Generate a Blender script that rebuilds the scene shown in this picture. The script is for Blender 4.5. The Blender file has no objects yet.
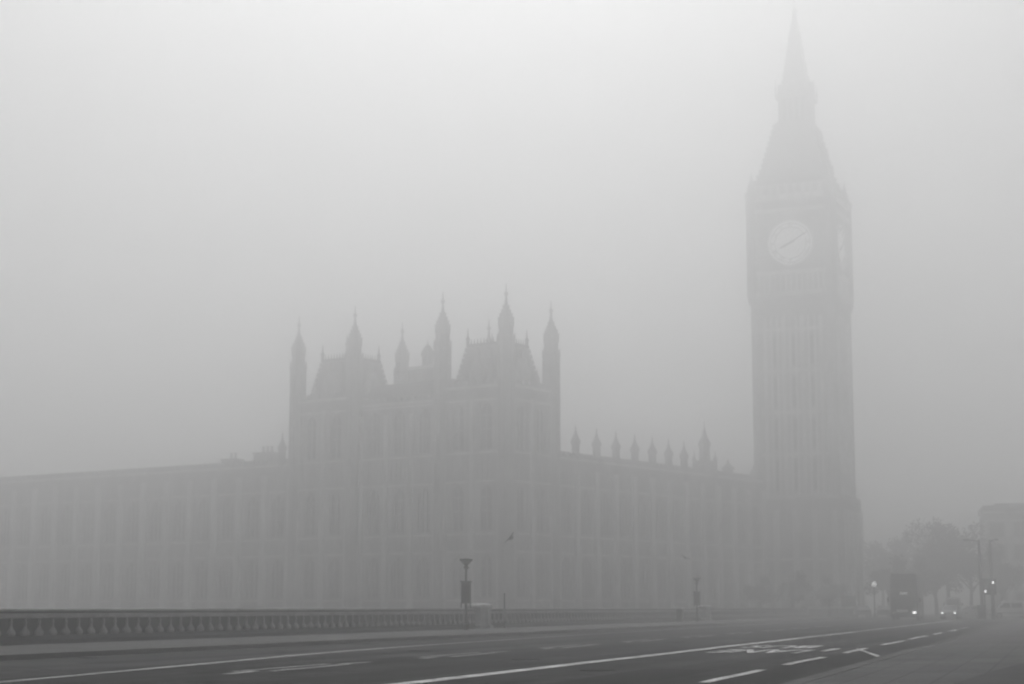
import bpy, bmesh, math, random
from mathutils import Vector, Matrix
R = math.radians
random.seed(7)
S = bpy.context.scene
COL = S.collection

# ------------------------------------------------------------------ materials
def noise_mat(name, base, rough=0.8, var=0.35, scale=2.0, stretch=(1, 1, 1), spec=0.3, fine=0.0, fine_scale=60, metallic=0.0, bump=0.0):
    m = bpy.data.materials.new(name)
    m.use_nodes = True
    nt = m.node_tree; N = nt.nodes; L = nt.links
    b = N['Principled BSDF']
    geo = N.new('ShaderNodeNewGeometry')
    mp = N.new('ShaderNodeMapping'); mp.inputs['Scale'].default_value = stretch
    L.new(geo.outputs['Position'], mp.inputs['Vector'])
    n = N.new('ShaderNodeTexNoise'); n.inputs['Scale'].default_value = scale
    n.inputs['Detail'].default_value = 6; n.inputs['Roughness'].default_value = 0.6
    L.new(mp.outputs['Vector'], n.inputs['Vector'])
    r = N.new('ShaderNodeMapRange')
    r.inputs['From Min'].default_value = 0.3; r.inputs['From Max'].default_value = 0.7
    r.inputs['To Min'].default_value = base * (1 - var); r.inputs['To Max'].default_value = base * (1 + var)
    L.new(n.outputs['Fac'], r.inputs['Value'])
    out = r.outputs['Result']
    if fine:
        n2 = N.new('ShaderNodeTexNoise'); n2.inputs['Scale'].default_value = fine_scale; n2.inputs['Detail'].default_value = 3
        L.new(geo.outputs['Position'], n2.inputs['Vector'])
        r2 = N.new('ShaderNodeMapRange')
        r2.inputs['From Min'].default_value = 0.3; r2.inputs['From Max'].default_value = 0.7
        r2.inputs['To Min'].default_value = 1 - fine; r2.inputs['To Max'].default_value = 1 + fine
        L.new(n2.outputs['Fac'], r2.inputs['Value'])
        mu = N.new('ShaderNodeMath'); mu.operation = 'MULTIPLY'
        L.new(out, mu.inputs[0]); L.new(r2.outputs['Result'], mu.inputs[1]); out = mu.outputs[0]
    cb = N.new('ShaderNodeCombineColor')
    for i in range(3): L.new(out, cb.inputs[i])
    L.new(cb.outputs[0], b.inputs['Base Color'])
    if bump:
        bp = N.new('ShaderNodeBump'); bp.inputs['Strength'].default_value = bump; bp.inputs['Distance'].default_value = 0.02
        L.new(n.outputs['Fac'], bp.inputs['Height']); L.new(bp.outputs['Normal'], b.inputs['Normal'])
    b.inputs['Roughness'].default_value = rough
    b.inputs['Specular IOR Level'].default_value = spec
    b.inputs['Metallic'].default_value = metallic
    return m

def emit_mat(name, v, strength):
    m = noise_mat(name, v, 0.4, 0.02)
    b = m.node_tree.nodes['Principled BSDF']
    b.inputs['Emission Color'].default_value = (1, 1, 1, 1)
    b.inputs['Emission Strength'].default_value = strength
    return m

STONE = noise_mat('sooty_limestone', 0.32, 0.9, 0.3, 0.55, (1, 1, 0.3), 0.15, 0.15, 5)
STONE_P = noise_mat('pale_limestone', 0.55, 0.9, 0.3, 0.8, (1, 1, 0.3), 0.15, 0.12, 6)
GLASS = noise_mat('leaded_glass', 0.025, 0.35, 0.4, 1.5, (1, 1, 1), 0.4)
SLATE = noise_mat('iron_roof', 0.13, 0.7, 0.25, 0.7, (1, 1, 0.3), 0.3)
DIAL = emit_mat('opal_dial_glass', 0.8, 0.3)
DARK = noise_mat('black_paint', 0.02, 0.45, 0.3, 3)
IRON = noise_mat('painted_iron', 0.015, 0.8, 0.3, 3, (1, 1, 1), 0.1, 0.15, 25)
IRON_P = noise_mat('pale_painted_iron', 0.28, 0.6, 0.25, 5, (1, 1, 1), 0.3, 0.15, 30)
RAIL = noise_mat('weathered_rail', 0.26, 0.6, 0.3, 1.5, (1, 1, 1), 0.3, 0.15, 25)
GRAN = noise_mat('granite', 0.32, 0.75, 0.3, 2.0, (1, 1, 1), 0.3, 0.2, 40)
KERB = noise_mat('kerb_granite', 0.07, 0.8, 0.3, 1.1, (1, 1, 1), 0.2, 0.2, 40)
PAVE = noise_mat('paving', 0.11, 0.95, 0.3, 0.35, (1, 1, 1), 0.2, 0.12, 25)
PAVE_D = noise_mat('footway_asphalt', 0.055, 0.9, 0.2, 0.6, (1, 1, 1), 0.2, 0.25, 40)
ASPH = noise_mat('asphalt', 0.05, 1.0, 0.28, 0.3, (1, 1, 1), 0.04, 0.3, 45)
ASPH_D = noise_mat('dark_asphalt', 0.024, 0.85, 0.25, 0.4, (1, 1, 1), 0.04, 0.3, 45)
PAINT = noise_mat('worn_road_paint', 0.64, 0.8, 0.5, 1.8, (1, 1, 1), 0.3, 0.25, 18)
PAINT_F = noise_mat('faded_road_paint', 0.4, 0.8, 0.5, 2.2, (1, 1, 1), 0.3, 0.3, 18)
WATER = noise_mat('river_water', 0.03, 0.12, 0.3, 0.3, (1, 1, 1), 0.5, bump=0.5)
def road_wear(m, along, crack=0.35, band=0.3):
    nt = m.node_tree; N = nt.nodes; L = nt.links; b = N['Principled BSDF']
    src = b.inputs['Base Color'].links[0].from_socket
    geo = N.new('ShaderNodeNewGeometry')
    mp = N.new('ShaderNodeMapping'); mp.vector_type = 'TEXTURE'; mp.inputs['Rotation'].default_value = (0, 0, along)
    L.new(geo.outputs['Position'], mp.inputs['Vector'])
    sc = N.new('ShaderNodeMapping'); sc.inputs['Scale'].default_value = (.018, .75, 1)
    L.new(mp.outputs['Vector'], sc.inputs['Vector'])
    n = N.new('ShaderNodeTexNoise'); n.inputs['Scale'].default_value = 1.0; n.inputs['Detail'].default_value = 4
    L.new(sc.outputs['Vector'], n.inputs['Vector'])
    r1 = N.new('ShaderNodeMapRange'); r1.inputs['From Min'].default_value = .35; r1.inputs['From Max'].default_value = .65
    r1.inputs['To Min'].default_value = 1 - band; r1.inputs['To Max'].default_value = 1 + band
    L.new(n.outputs['Fac'], r1.inputs['Value'])
    v = N.new('ShaderNodeTexVoronoi'); v.feature = 'DISTANCE_TO_EDGE'; v.inputs['Scale'].default_value = .22
    wn = N.new('ShaderNodeTexNoise'); wn.inputs['Scale'].default_value = .8; wn.inputs['Detail'].default_value = 4
    L.new(mp.outputs['Vector'], wn.inputs['Vector'])
    ad = N.new('ShaderNodeVectorMath'); ad.operation = 'MULTIPLY_ADD'; ad.inputs[1].default_value = (2.5, 2.5, 2.5)
    L.new(wn.outputs['Color'], ad.inputs[0]); L.new(mp.outputs['Vector'], ad.inputs[2]); L.new(ad.outputs[0], v.inputs['Vector'])
    r2 = N.new('ShaderNodeMapRange'); r2.inputs['From Min'].default_value = 0; r2.inputs['From Max'].default_value = .025
    r2.inputs['To Min'].default_value = 1 - crack; r2.inputs['To Max'].default_value = 1
    L.new(v.outputs['Distance'], r2.inputs['Value'])
    m1 = N.new('ShaderNodeMath'); m1.operation = 'MULTIPLY'; L.new(r1.outputs[0], m1.inputs[0]); L.new(r2.outputs[0], m1.inputs[1])
    vm = N.new('ShaderNodeVectorMath'); vm.operation = 'SCALE'; L.new(src, vm.inputs[0]); L.new(m1.outputs[0], vm.inputs['Scale'])
    L.new(vm.outputs[0], b.inputs['Base Color'])
def slabs(m, along, w=.9, h=.6, depth=.45):
    nt = m.node_tree; N = nt.nodes; L = nt.links; b = N['Principled BSDF']
    src = b.inputs['Base Color'].links[0].from_socket
    geo = N.new('ShaderNodeNewGeometry')
    mp = N.new('ShaderNodeMapping'); mp.vector_type = 'TEXTURE'; mp.inputs['Rotation'].default_value = (0, 0, along)
    L.new(geo.outputs['Position'], mp.inputs['Vector'])
    k = N.new('ShaderNodeTexBrick'); k.inputs['Scale'].default_value = 1; k.inputs['Brick Width'].default_value = w; k.inputs['Row Height'].default_value = h
    k.inputs['Mortar Size'].default_value = .018; k.inputs['Color1'].default_value = (1.12, 1.12, 1.12, 1); k.inputs['Color2'].default_value = (.88, .88, .88, 1)
    k.inputs['Mortar'].default_value = (1 - depth, 1 - depth, 1 - depth, 1)
    L.new(mp.outputs['Vector'], k.inputs['Vector'])
    vm = N.new('ShaderNodeVectorMath'); vm.operation = 'MULTIPLY'; L.new(src, vm.inputs[0]); L.new(k.outputs['Color'], vm.inputs[1])
    L.new(vm.outputs[0], b.inputs['Base Color'])
ALONG = math.pi / 2 - R(16.79)
road_wear(ASPH, ALONG, .6, .6); road_wear(ASPH_D, ALONG, .35, .3); road_wear(PAVE_D, ALONG, .3, .25); road_wear(PAINT, ALONG, .6, .3); road_wear(PAINT_F, ALONG, .6, .35)
slabs(PAVE, ALONG); slabs(KERB, ALONG, 1.2, 2.0, .5)
LAND = noise_mat('land', 0.05, 0.9, 0.3, 0.2)
BARK = noise_mat('bark', 0.05, 0.9, 0.4, 3, (1, 1, 0.3))
LEAF = noise_mat('leaves', 0.055, 0.8, 0.5, 0.8)
CONC = noise_mat('pale_facing_stone', 0.2, 0.85, 0.25, 0.4, (1, 1, 0.4))
CARD = noise_mat('dark_car_paint', 0.03, 0.3, 0.15, 1, (1, 1, 1), 0.5)
CARP = noise_mat('pale_car_paint', 0.4, 0.3, 0.08, 1, (1, 1, 1), 0.5)
CARW = noise_mat('white_van_paint', 0.8, 0.35, 0.06, 1, (1, 1, 1), 0.5)
BUSR = noise_mat('bus_paint', 0.06, 0.35, 0.12, 1, (1, 1, 1), 0.5)
TYRE = noise_mat('tyre_rubber', 0.015, 0.9, 0.2, 5)
CHROME = noise_mat('wheel_alloy', 0.4, 0.35, 0.1, 5, metallic=0.6)
PLATE = noise_mat('plate', 0.65, 0.5, 0.1, 4)
BIRDM = noise_mat('bird_plumage', 0.05, 0.8, 0.35, 6)
LIGHT = emit_mat('lit_headlamp', 0.8, 2.6)
LAMPLIT = emit_mat('lit_globe', 0.8, 0.9)
LIGHT_DIM = emit_mat('lit_panel', 0.7, 0.25)

# ------------------------------------------------------------------ mesh builder
class MB:
    def __init__(s): s.v = []; s.f = []; s.mi = []; s.mats = []
    def m(s, mat):
        if mat not in s.mats: s.mats.append(mat)
        return s.mats.index(mat)
    def add(s, vs, fs, mat):
        o = len(s.v); k = s.m(mat)
        s.v += [tuple(v) for v in vs]
        for f in fs: s.f.append([i + o for i in f]); s.mi.append(k)
    def box(s, x0, x1, y0, y1, z0, z1, mat, tx=0, ty=0, T=None):
        vs = [(x0, y0, z0), (x1, y0, z0), (x1, y1, z0), (x0, y1, z0),
              (x0 + tx, y0 + ty, z1), (x1 - tx, y0 + ty, z1), (x1 - tx, y1 - ty, z1), (x0 + tx, y1 - ty, z1)]
        if T: vs = [T(*v) for v in vs]
        s.add(vs, [(0, 3, 2, 1), (4, 5, 6, 7), (0, 1, 5, 4), (1, 2, 6, 5), (2, 3, 7, 6), (3, 0, 4, 7)], mat)
    def lathe(s, prof, seg, mat, cx=0, cy=0, cz=0, rot=None, sx=1, sy=1):
        rot = math.pi / seg if rot is None else rot
        vs = []; fs = []
        n = len(prof)
        for r, z in prof:
            for k in range(seg):
                a = rot + 2 * math.pi * k / seg
                vs.append((cx + sx * r * math.cos(a), cy + sy * r * math.sin(a), cz + z))
        for i in range(n - 1):
            for k in range(seg):
                k2 = (k + 1) % seg
                fs.append((i * seg + k, i * seg + k2, (i + 1) * seg + k2, (i + 1) * seg + k))
        fs.append(tuple(range(seg))[::-1]); fs.append(tuple((n - 1) * seg + k for k in range(seg)))
        s.add(vs, fs, mat)
    def prism(s, poly, d0, d1, mat, T):
        """poly in (a, b), extruded d0..d1; T(a, d, b) -> xyz"""
        n = len(poly)
        vs = [T(a, d0, b) for a, b in poly] + [T(a, d1, b) for a, b in poly]
        fs = [tuple(range(n)), tuple(range(2 * n - 1, n - 1, -1))]
        for i in range(n):
            j = (i + 1) % n
            fs.append((i, i + n, j + n, j))
        s.add(vs, fs, mat)
    def tube(s, pts, rad, mat, seg=8):
        pts = [Vector(p) for p in pts]
        rads = rad if isinstance(rad, (list, tuple)) else [rad] * len(pts)
        vs = []; fs = []
        for i, p in enumerate(pts):
            d = (pts[min(i + 1, len(pts) - 1)] - pts[max(i - 1, 0)]).normalized()
            a = d.orthogonal().normalized() if i == 0 else (pa - d * pa.dot(d)).normalized()
            pa = a
            b = d.cross(a)
            for k in range(seg):
                t = 2 * math.pi * k / seg
                vs.append(p + (a * math.cos(t) + b * math.sin(t)) * rads[i])
        for i in range(len(pts) - 1):
            for k in range(seg):
                k2 = (k + 1) % seg
                fs.append((i * seg + k, i * seg + k2, (i + 1) * seg + k2, (i + 1) * seg + k))
        fs.append(tuple(range(seg))[::-1]); fs.append(tuple((len(pts) - 1) * seg + k for k in range(seg)))
        s.add(vs, fs, mat)
    def build(s, name, parent=None, smooth=False, loc=None, rz=0, bevel=0):
        me = bpy.data.meshes.new(name)
        me.from_pydata(s.v, [], s.f)
        for mt in s.mats: me.materials.append(mt)
        for p, k in zip(me.polygons, s.mi): p.material_index = k
        bm = bmesh.new(); bm.from_mesh(me)
        bmesh.ops.recalc_face_normals(bm, faces=bm.faces[:])
        if bevel:
            bmesh.ops.bevel(bm, geom=bm.edges[:], offset=bevel, segments=2, affect='EDGES', clamp_overlap=True)
        bm.to_mesh(me); bm.free()
        if smooth:
            for p in me.polygons: p.use_smooth = True
        o = bpy.data.objects.new(name, me)
        COL.objects.link(o)
        if parent: o.parent = parent
        if loc: o.location = loc
        o.rotation_euler[2] = rz
        return o

def empty(name, loc=(0, 0, 0), rz=0):
    o = bpy.data.objects.new(name, None); COL.objects.link(o)
    o.location = loc; o.rotation_euler[2] = rz; o.empty_display_size = 0.3
    return o
def tag(o, label=None, cat=None, group=None, kind=None):
    if label: o['label'] = label
    if cat: o['category'] = cat
    if group: o['group'] = group
    if kind: o['kind'] = kind
    return o
def children(o): return [c for c in bpy.data.objects if c.parent == o]
def copy_tree(o, parent=None):
    c = o.copy(); COL.objects.link(c)
    c.parent = parent
    for ch in children(o): copy_tree(ch, c)
    return c
def dup(o, parent, loc, rz=0):
    c = o.copy(); COL.objects.link(c); c.parent = parent; c.location = loc; c.rotation_euler = (0, 0, rz)
    return c

# ------------------------------------------------------------------ the bridge's own axes
H = 1.15                       # eye height over the carriageway
PS = R(16.79)                  # bridge direction, right of the view axis
D = (math.sin(PS), math.cos(PS)); NL = (-math.cos(PS), math.sin(PS))
def B(L, t, z=0.0): return (NL[0] * L + D[0] * t, NL[1] * L + D[1] * t, z)   # L metres left of the eye, t along the bridge
BR = math.pi / 2 - PS          # heading of +x when laid along the bridge

def sheet(name, pts, z, mat, thick=0.0):
    mb = MB()
    n = len(pts)
    if thick:
        mb.prism(pts, z - thick, z, mat, lambda a, d, b: (a, b, d))
    else:
        mb.add([(x, y, z) for x, y in pts], [tuple(range(n))], mat)
    return mb.build(name)
def strip(L0, L1, t0, t1): return [B(L0, t0)[:2], B(L1, t0)[:2], B(L1, t1)[:2], B(L0, t1)[:2]]

# palace axes
PA = R(35.5)
PC = (-0.73, 220.0)
PR = math.pi / 2 - PA
nv = (math.sin(PA), math.cos(PA)); rv = (-math.cos(PA), math.sin(PA))
def W(v, u, z=0.0): return (PC[0] + nv[0] * v + rv[0] * u, PC[1] + nv[1] * v + rv[1] * u, z)

# ------------------------------------------------------------------ setting
tag(sheet('river', [(-900, -300), (900, -300), (900, 900), (-900, 900)], -7.0, WATER), kind='structure')
# embankment: everything west of the river wall
E1 = W(-10, 420); E2 = W(-10, -420)
land_poly = [E2[:2], E1[:2]]
land_poly = [W(-10, -380)[:2], W(-10, 300)[:2], W(640, 300)[:2], W(640, -380)[:2]]
tag(sheet('land', land_poly, -0.15, LAND, 7.3), kind='structure')
# bridge deck
tag(sheet('bridge_deck', strip(-12, 30.2, -60, 203), -0.155, KERB, 1.6), kind='structure')
tag(sheet('carriageway', strip(3.8, 22.4, -60, 330), 0.0, ASPH, 0.12), kind='structure')
tag(sheet('cross_street', [B(-120, 205)[:2], B(3.6, 205)[:2], B(3.6, 236)[:2], B(-120, 236)[:2]], -0.02, ASPH, 0.1), kind='structure')
tag(sheet('cycle_lane', strip(3.95, 5.15, -20, 196), 0.004, ASPH_D), kind='structure')
# footways with kerbs
tag(sheet('footway', strip(22.85, 29.9, -60, 203), 0.115, PAVE, 0.25), kind='structure')
tag(sheet('kerb', strip(22.4, 22.84, -60, 203), 0.12, KERB, 0.26), kind='structure')
tag(sheet('footway', strip(-9, 3.5, -60, 200), 0.1, PAVE, 0.24), kind='structure')
tag(sheet('kerb', strip(3.51, 3.79, -60, 200), 0.105, KERB, 0.25), kind='structure')
mb = MB()
edge = [(1.35, -20), (1.5, 14), (1.25, 18), (1.6, 24), (1.2, 31), (0.6, 38), (-0.4, 44), (-2.2, 50)]
mb.add([B(L, t, 0.104) for L, t in edge] + [B(-8.9, 50, 0.104), B(-8.9, -20, 0.104)], [tuple(range(len(edge) + 2))], PAVE_D)
tag(mb.build('footway_patch'), kind='structure')
# bridge piers
for k, t in enumerate((10, 47, 84, 121, 158)):
    mb = MB(); mb.prism([B(-13, t - 2)[:2], B(31, t - 2)[:2], B(33, t)[:2], B(31, t + 2)[:2], B(-13, t + 2)[:2], B(-15, t)[:2]], -7.6, -1.76, GRAN, lambda a, d, b: (a, b, d))
    tag(mb.build('bridge_pier'), kind='structure')

for k, (L0, L1, t0, t1) in enumerate(((10.3, 12.1, 22, 37), (12.4, 13.6, 40, 58), (16.3, 17.6, 31, 44), (6.2, 7.6, 26, 34), (10.2, 13.0, 66, 84), (18.9, 19.8, 34, 52))):
    tag(sheet('road_patch', strip(L0, L1, t0, t1), 0.004, ASPH_D), kind='structure')
for k, (L0, t0) in enumerate(((11.6, 39.5), (8.3, 33), (16.8, 47), (21.7, 38), (21.7, 55), (21.7, 74), (12.6, 61))):
    mb = MB(); mb.prism([B(L0 + .33 * math.cos(a * .5236), t0 + .33 * math.sin(a * .5236))[:2] for a in range(12)], -.01, .009, ASPH_D, lambda a, d, b: (a, b, d))
    tag(mb.build('manhole_cover'), kind='structure')
# painted markings (each a thin sheet on the road)
def wob(L, t): return L + 0.03 * math.sin(t * 0.37) + 0.02 * math.sin(t * 1.3)
def line(name, L, w, t0, t1, mat=None, z=0.008, step=4.0):
    mat = mat or PAINT
    n = max(1, int((t1 - t0) / step)); vs = []; fs = []
    for i in range(n + 1):
        t = t0 + (t1 - t0) * i / n
        vs += [B(wob(L, t) - w / 2, t, z), B(wob(L, t) + w / 2, t, z)]
        if i: fs.append((2 * i - 2, 2 * i - 1, 2 * i + 1, 2 * i))
    mb = MB(); mb.add(vs, fs, mat)
    return tag(mb.build(name), kind='structure')
line('bus_lane_line', 9.66, 0.36, -10, 190)
mb = MB(); vs = []; fs = []
def edgeL(t):
    pts = [(-10, 12.6), (10, 14.4), (24.5, 15.75), (45.6, 18.6), (70, 19.7), (100, 20.3), (190, 21.0)]
    for (t0, l0), (t1, l1) in zip(pts, pts[1:]):
        if t <= t1: return l0 + (l1 - l0) * (t - t0) / (t1 - t0)
    return 21.0
for i in range(101):
    t = -10 + i * 2.0; L = sum(edgeL(t + k) for k in (-6, -3, 0, 3, 6)) / 5
    vs += [B(L - .13, t, .008), B(L + .13, t, .008)]
    if i: fs.append((2 * i - 2, 2 * i - 1, 2 * i + 1, 2 * i))
mb.add(vs, fs, PAINT_F); tag(mb.build('edge_line'), kind='structure')
def tL(px, L):      # distance along the bridge at which a line L metres left shows at this bearing
    ph = math.atan((px - 512) / 1819.6)
    return L / math.tan(PS - ph)
for i in range(9):
    t0 = tL(219, 14.2) + i * 10.2; t1 = t0 + 7.4
    mb = MB()
    def q(L0, ta, L1, tb, w):
        mb.add([B(L0 - w, ta, .008), B(L0 + w, ta, .008), B(L1 + w, tb, .008), B(L1 - w, tb, .008)], [(0, 1, 2, 3)], PAINT_F)
    q(14.05, t0, 14.2, t0 + 1.6, .1); q(14.5, t0 + 1.2, 14.55, t1 - 1.5, .08); q(13.9, t0 + 1.62, 14.1, t1 - 1.5, .09); q(14.3, t1 - 1.48, 14.2, t1, .1)
    tag(mb.build('centre_marking'), kind='structure')
for a, b in ((700, 761), (785, 822), (842, 866), (881, 902), (909, 926), (932, 942), (948, 956), (961, 967)):
    line('cycle_lane_dash', 5.4, 0.2, tL(a, 5.4), tL(b, 5.4), step=2)
line('cycle_lane_dash', 6.15, .22, tL(822, 6.15), tL(837, 6.15), step=2)
mb = MB(); t0 = tL(858, 5.5); t1 = tL(870, 4.3)
mb.add([B(5.6, t0, .012), B(5.6, t0 + .6, .012), B(4.2, t1 + 1.2, .012), B(4.2, t1 + .3, .012)], [(0, 1, 2, 3)], PAINT)
tag(mb.build('cycle_lane_end_mark'), kind='structure')
# painted lettering in the bus lane, read by oncoming drivers
def road_text(txt, L, t, lx, ly):
    cu = bpy.data.curves.new('t', 'FONT'); cu.body = txt; cu.align_x = 'CENTER'; cu.align_y = 'CENTER'
    cu.resolution_u = 3; cu.offset = 0.025
    o = bpy.data.objects.new('t', cu); COL.objects.link(o)
    dg = bpy.context.evaluated_depsgraph_get()
    me = bpy.data.meshes.new_from_object(o.evaluated_get(dg))
    bpy.data.objects.remove(o)
    xs = [v.co.x for v in me.vertices]; ys = [v.co.y for v in me.vertices]
    cx = (min(xs) + max(xs)) / 2; cy = (min(ys) + max(ys)) / 2
    kx = lx / (max(xs) - min(xs)); ky = ly / (max(ys) - min(ys))
    for v in me.vertices:
        v.co = Vector(B(L + (v.co.x - cx) * kx, t - (v.co.y - cy) * ky, 0.012))
    me.materials.append(PAINT)
    ob = bpy.data.objects.new('lane_lettering', me); COL.objects.link(ob)
    tag(ob, kind='structure')
road_text('BUS', 8.0, 54.4, 2.1, 3.6)
road_text('LANE', 7.7, 48.6, 2.4, 3.8)

# ------------------------------------------------------------------ palace
def pointed(w, h, n=5):
    """pointed-arch outline, springing at h - 0.75 w"""
    sp = h - 0.72 * w; pts = [(-w / 2, 0), (w / 2, 0), (w / 2, sp)]
    for i in range(1, n): 
        a = (i / n) * R(64); pts.append((w / 2 - w * 0.95 * (1 - math.cos(a)), sp + (h - sp) * math.sin(a) / math.sin(R(64))))
    pts.append((0, h))
    for i in range(n - 1, 0, -1):
        a = (i / n) * R(64); pts.append((-(w / 2 - w * 0.95 * (1 - math.cos(a))), sp + (h - sp) * math.sin(a) / math.sin(R(64))))
    pts.append((-w / 2, sp))
    return pts
def window_mesh(w, h, lights=3, dep=0.5):
    """local x across, outward -y; fills a w x h opening; glass set back"""
    mb = MB(); I = lambda a, d, b: (a, d, b)
    mb.box(-w / 2 + .02, w / 2 - .02, dep - .12, dep - .02, 0.02, h - .02, GLASS)
    # spandrels of the pointed head
    P = pointed(w - .02, h - .05)
    half = [p for p in P if p[0] >= 0 and p[1] > 0.5]
    for sg in (1, -1):
        poly = [(sg * (w / 2 - .01), h - .01)] + [(sg * p[0], p[1]) for p in half] + [(0, h - .01)]
        mb.prism(poly, .1, .3, STONE, I)
    for k in range(1, lights):
        x = -w / 2 + w * k / lights
        mb.box(x - .07, x + .07, .14, dep - .1, 0.03, h - .35 - abs(x) * .5, STONE)
    for z in (0.42, 0.72):
        mb.box(-w / 2 + .03, w / 2 - .03, .17, dep - .11, h * z - .06, h * z + .06, STONE)
    mb.box(-w / 2 - .1, w / 2 + .1, -.12, dep - .03, -.16, 0.01, STONE)
    return mb

TN = lambda t, d, z: (t, -d, z)     # north front: along +x, outward -y
TR = lambda t, d, z: (-d, t, z)     # river front: along +y, outward -x
def facade(mb, T, t0, t1, nb, floors, zb, zt, off, ww=2.3, dep=0.5, wins=None, pier=0.55, crest=True, pierproud=0.45):
    """floors: list of (sill, head). Front skin from d=off back by dep. Returns window spots"""
    bw = (t1 - t0) / nb; e = 0.0
    spots = []
    edges = [zb]
    for a, b in floors: edges += [a, b]
    edges.append(zt)
    # solid bands between the window rows
    for i in range(0, len(edges), 2):
        mb.box(t0, t1, off - dep, off, edges[i], edges[i + 1], STONE, T=lambda x, y, z: T(x, y, z))
    for a, b in floors:
        for k in range(nb + 1):
            x0 = t0 if k == 0 else t0 + k * bw - (bw - ww) / 2
            x1 = t1 if k == nb else t0 + k * bw + (bw - ww) / 2
            mb.box(x0, x1, off - dep + .003, off - .003, a, b, STONE, T=T)
        for k in range(nb):
            spots.append((t0 + (k + .5) * bw, a, b - a))
    # buttresses between bays, with weathered offsets
    for k in range(nb + 1):
        x = t0 + k * bw
        if pier:
            mb.box(x - pier, x + pier, off - .1, off + pierproud, zb, zt * .45, STONE_P, T=T)
            mb.box(x - pier + .1, x + pier - .1, off - .1, off + pierproud - .12, zt * .45 + .001, zt - 1.2, STONE_P, T=T)
    # string courses
    for a, b in floors:
        for z in (a - .45, b + .28):
            mb.box(t0 - .02, t1 + .02, off - .05, off + .2, z - .11, z + .11, STONE_P, T=T)
    # blind panelling on the bands
    for i in range(2, len(edges), 2):
        z0, z1 = edges[i] + .5, edges[i + 1] - .7
        if z1 - z0 > .8:
            n = int((t1 - t0) / .75)
            for k in range(n):
                x = t0 + (k + .5) * (t1 - t0) / n
                mb.box(x - .08, x + .08, off - .02, off + .09, z0, z1, STONE, T=T)
    mb.box(t0 - .03, t1 + .03, off - dep - .2, off + .3, zt + .001, zt + .3, STONE_P, T=T)
    if crest:
        n = int((t1 - t0) / 1.1)
        for k in range(n):
            x = t0 + (k + .5) * (t1 - t0) / n
            mb.box(x - .33, x + .33, off - .35, off + .12, zt + .301, zt + 1.0, STONE, T=T)
        mb.box(t0, t1, off - .3, off + .05, zt + .302, zt + .55, STONE, T=T)
    return spots

ZG = -4.0
palace = tag(empty('palace', (PC[0], PC[1], 0), PR), 'long gothic stone palace with turreted corner pavilion beyond the bridge', 'palace')
WIN = {}
def put_windows(parent, spots, T, off, w, river):
    for t, z, h in spots:
        key = (round(w, 2), round(h, 2))
        p = T(t, off, z)
        rz = -math.pi / 2 if river else 0
        if key not in WIN:
            o = window_mesh(w, h, 3 if w > 1.9 else 2).build('window', parent, loc=p, rz=rz); WIN[key] = o
        else:
            dup(WIN[key], parent, p, rz)

# wings
F2 = [(2.5, 7.7), (10.6, 16.3)]
nw = MB()
sp = facade(nw, TN, 10.9, 67.0, 12, F2, ZG, 20.0, 0.0, 2.4)
nw.box(10.9, 67.0, .503, 12, ZG, 19.9, STONE)
nwo = nw.build('wing', palace)
put_windows(nwo, sp, TN, 0.0, 2.4, False)
rw = MB()
sp = facade(rw, TR, 35.9, 106.4, 15, F2, ZG, 20.0, -0.6, 2.4)
rw.box(1.103, 13, 35.9, 106.4, ZG, 19.9, STONE)
rwo = rw.build('wing', palace)
put_windows(rwo, sp, TR, -0.6, 2.4, True)
# steep roofs behind the parapets
for o, (x0, x1, y0, y1) in ((nwo, (10.9, 67, 1.6, 11)), (rwo, (2.2, 12, 36.5, 106))):
    r = MB(); r.box(x0, x1, y0, y1, 19.95, 20.9, SLATE, .6, .6); r.build('roof', o)

# pinnacles along the parapet
def pinnacle_mb(r, z0, h):
    mb = MB()
    mb.lathe([(r * .8, 0), (r * .8, h * .1), (r, h * .13), (r, h * .17), (r * .78, h * .2), (r * .78, h * .43), (r * .98, h * .46), (r * 1.05, h * .52),
              (r * .9, h * .56), (r * .62, h * .63), (r * .38, h * .7), (r * .22, h * .8), (r * .12, h * .87), (r * .22, h * .885), (r * .2, h * .905), (r * .07, h * .93), (r * .03, h)], 8, STONE)
    return mb
pin0 = pinnacle_mb(.66, 0, 4.7).build('pinnacle', nwo, loc=(15.6, .1, 20.1))
for v in (20.6, 25.4, 30.2, 34.8, 39.2, 43.5): dup(pin0, nwo, (v, .1, 20.1))
dup(pin0, rwo, (.4, 37.4, 20.1))
for u, w_, hh in ((44.5, 3.0, 2.0), (51.5, 2.2, 1.4)):
    m = MB(); m.box(5.5, 7.5, u, u + w_, 20.0, 20.4 + hh, STONE); m.box(5.35, 7.65, u - .15, u + w_ + .15, 20.401 + hh, 20.7 + hh, STONE)
    for k in range(int(w_ / .8)): m.lathe([(.22, 0), (.18, .7), (.24, .75), (.2, .9)], 8, STONE, 6.5, u + .5 + k * .8, 20.7 + hh)
    m.build('chimney_stack', rwo)
p = pinnacle_mb(.95, 0, 2.9).build('pinnacle', nwo, loc=(56.6, .2, 20.1))
p = pinnacle_mb(.6, 0, 2.6).build('pinnacle', nwo, loc=(64.6, .2, 20.1))
t9 = MB()
t9.lathe([(1.75, 0), (1.75, 1.8), (1.9, 1.9), (1.55, 2.2), (1.35, 2.4)], 8, STONE)
for a in range(4):
    t9.lathe([(.3, 0), (.3, 2.4), (.4, 2.5), (.12, 3.2), (.03, 3.9)], 6, STONE, 1.55 * math.cos(a * 1.571 + .4), 1.55 * math.sin(a * 1.571 + .4))
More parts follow.
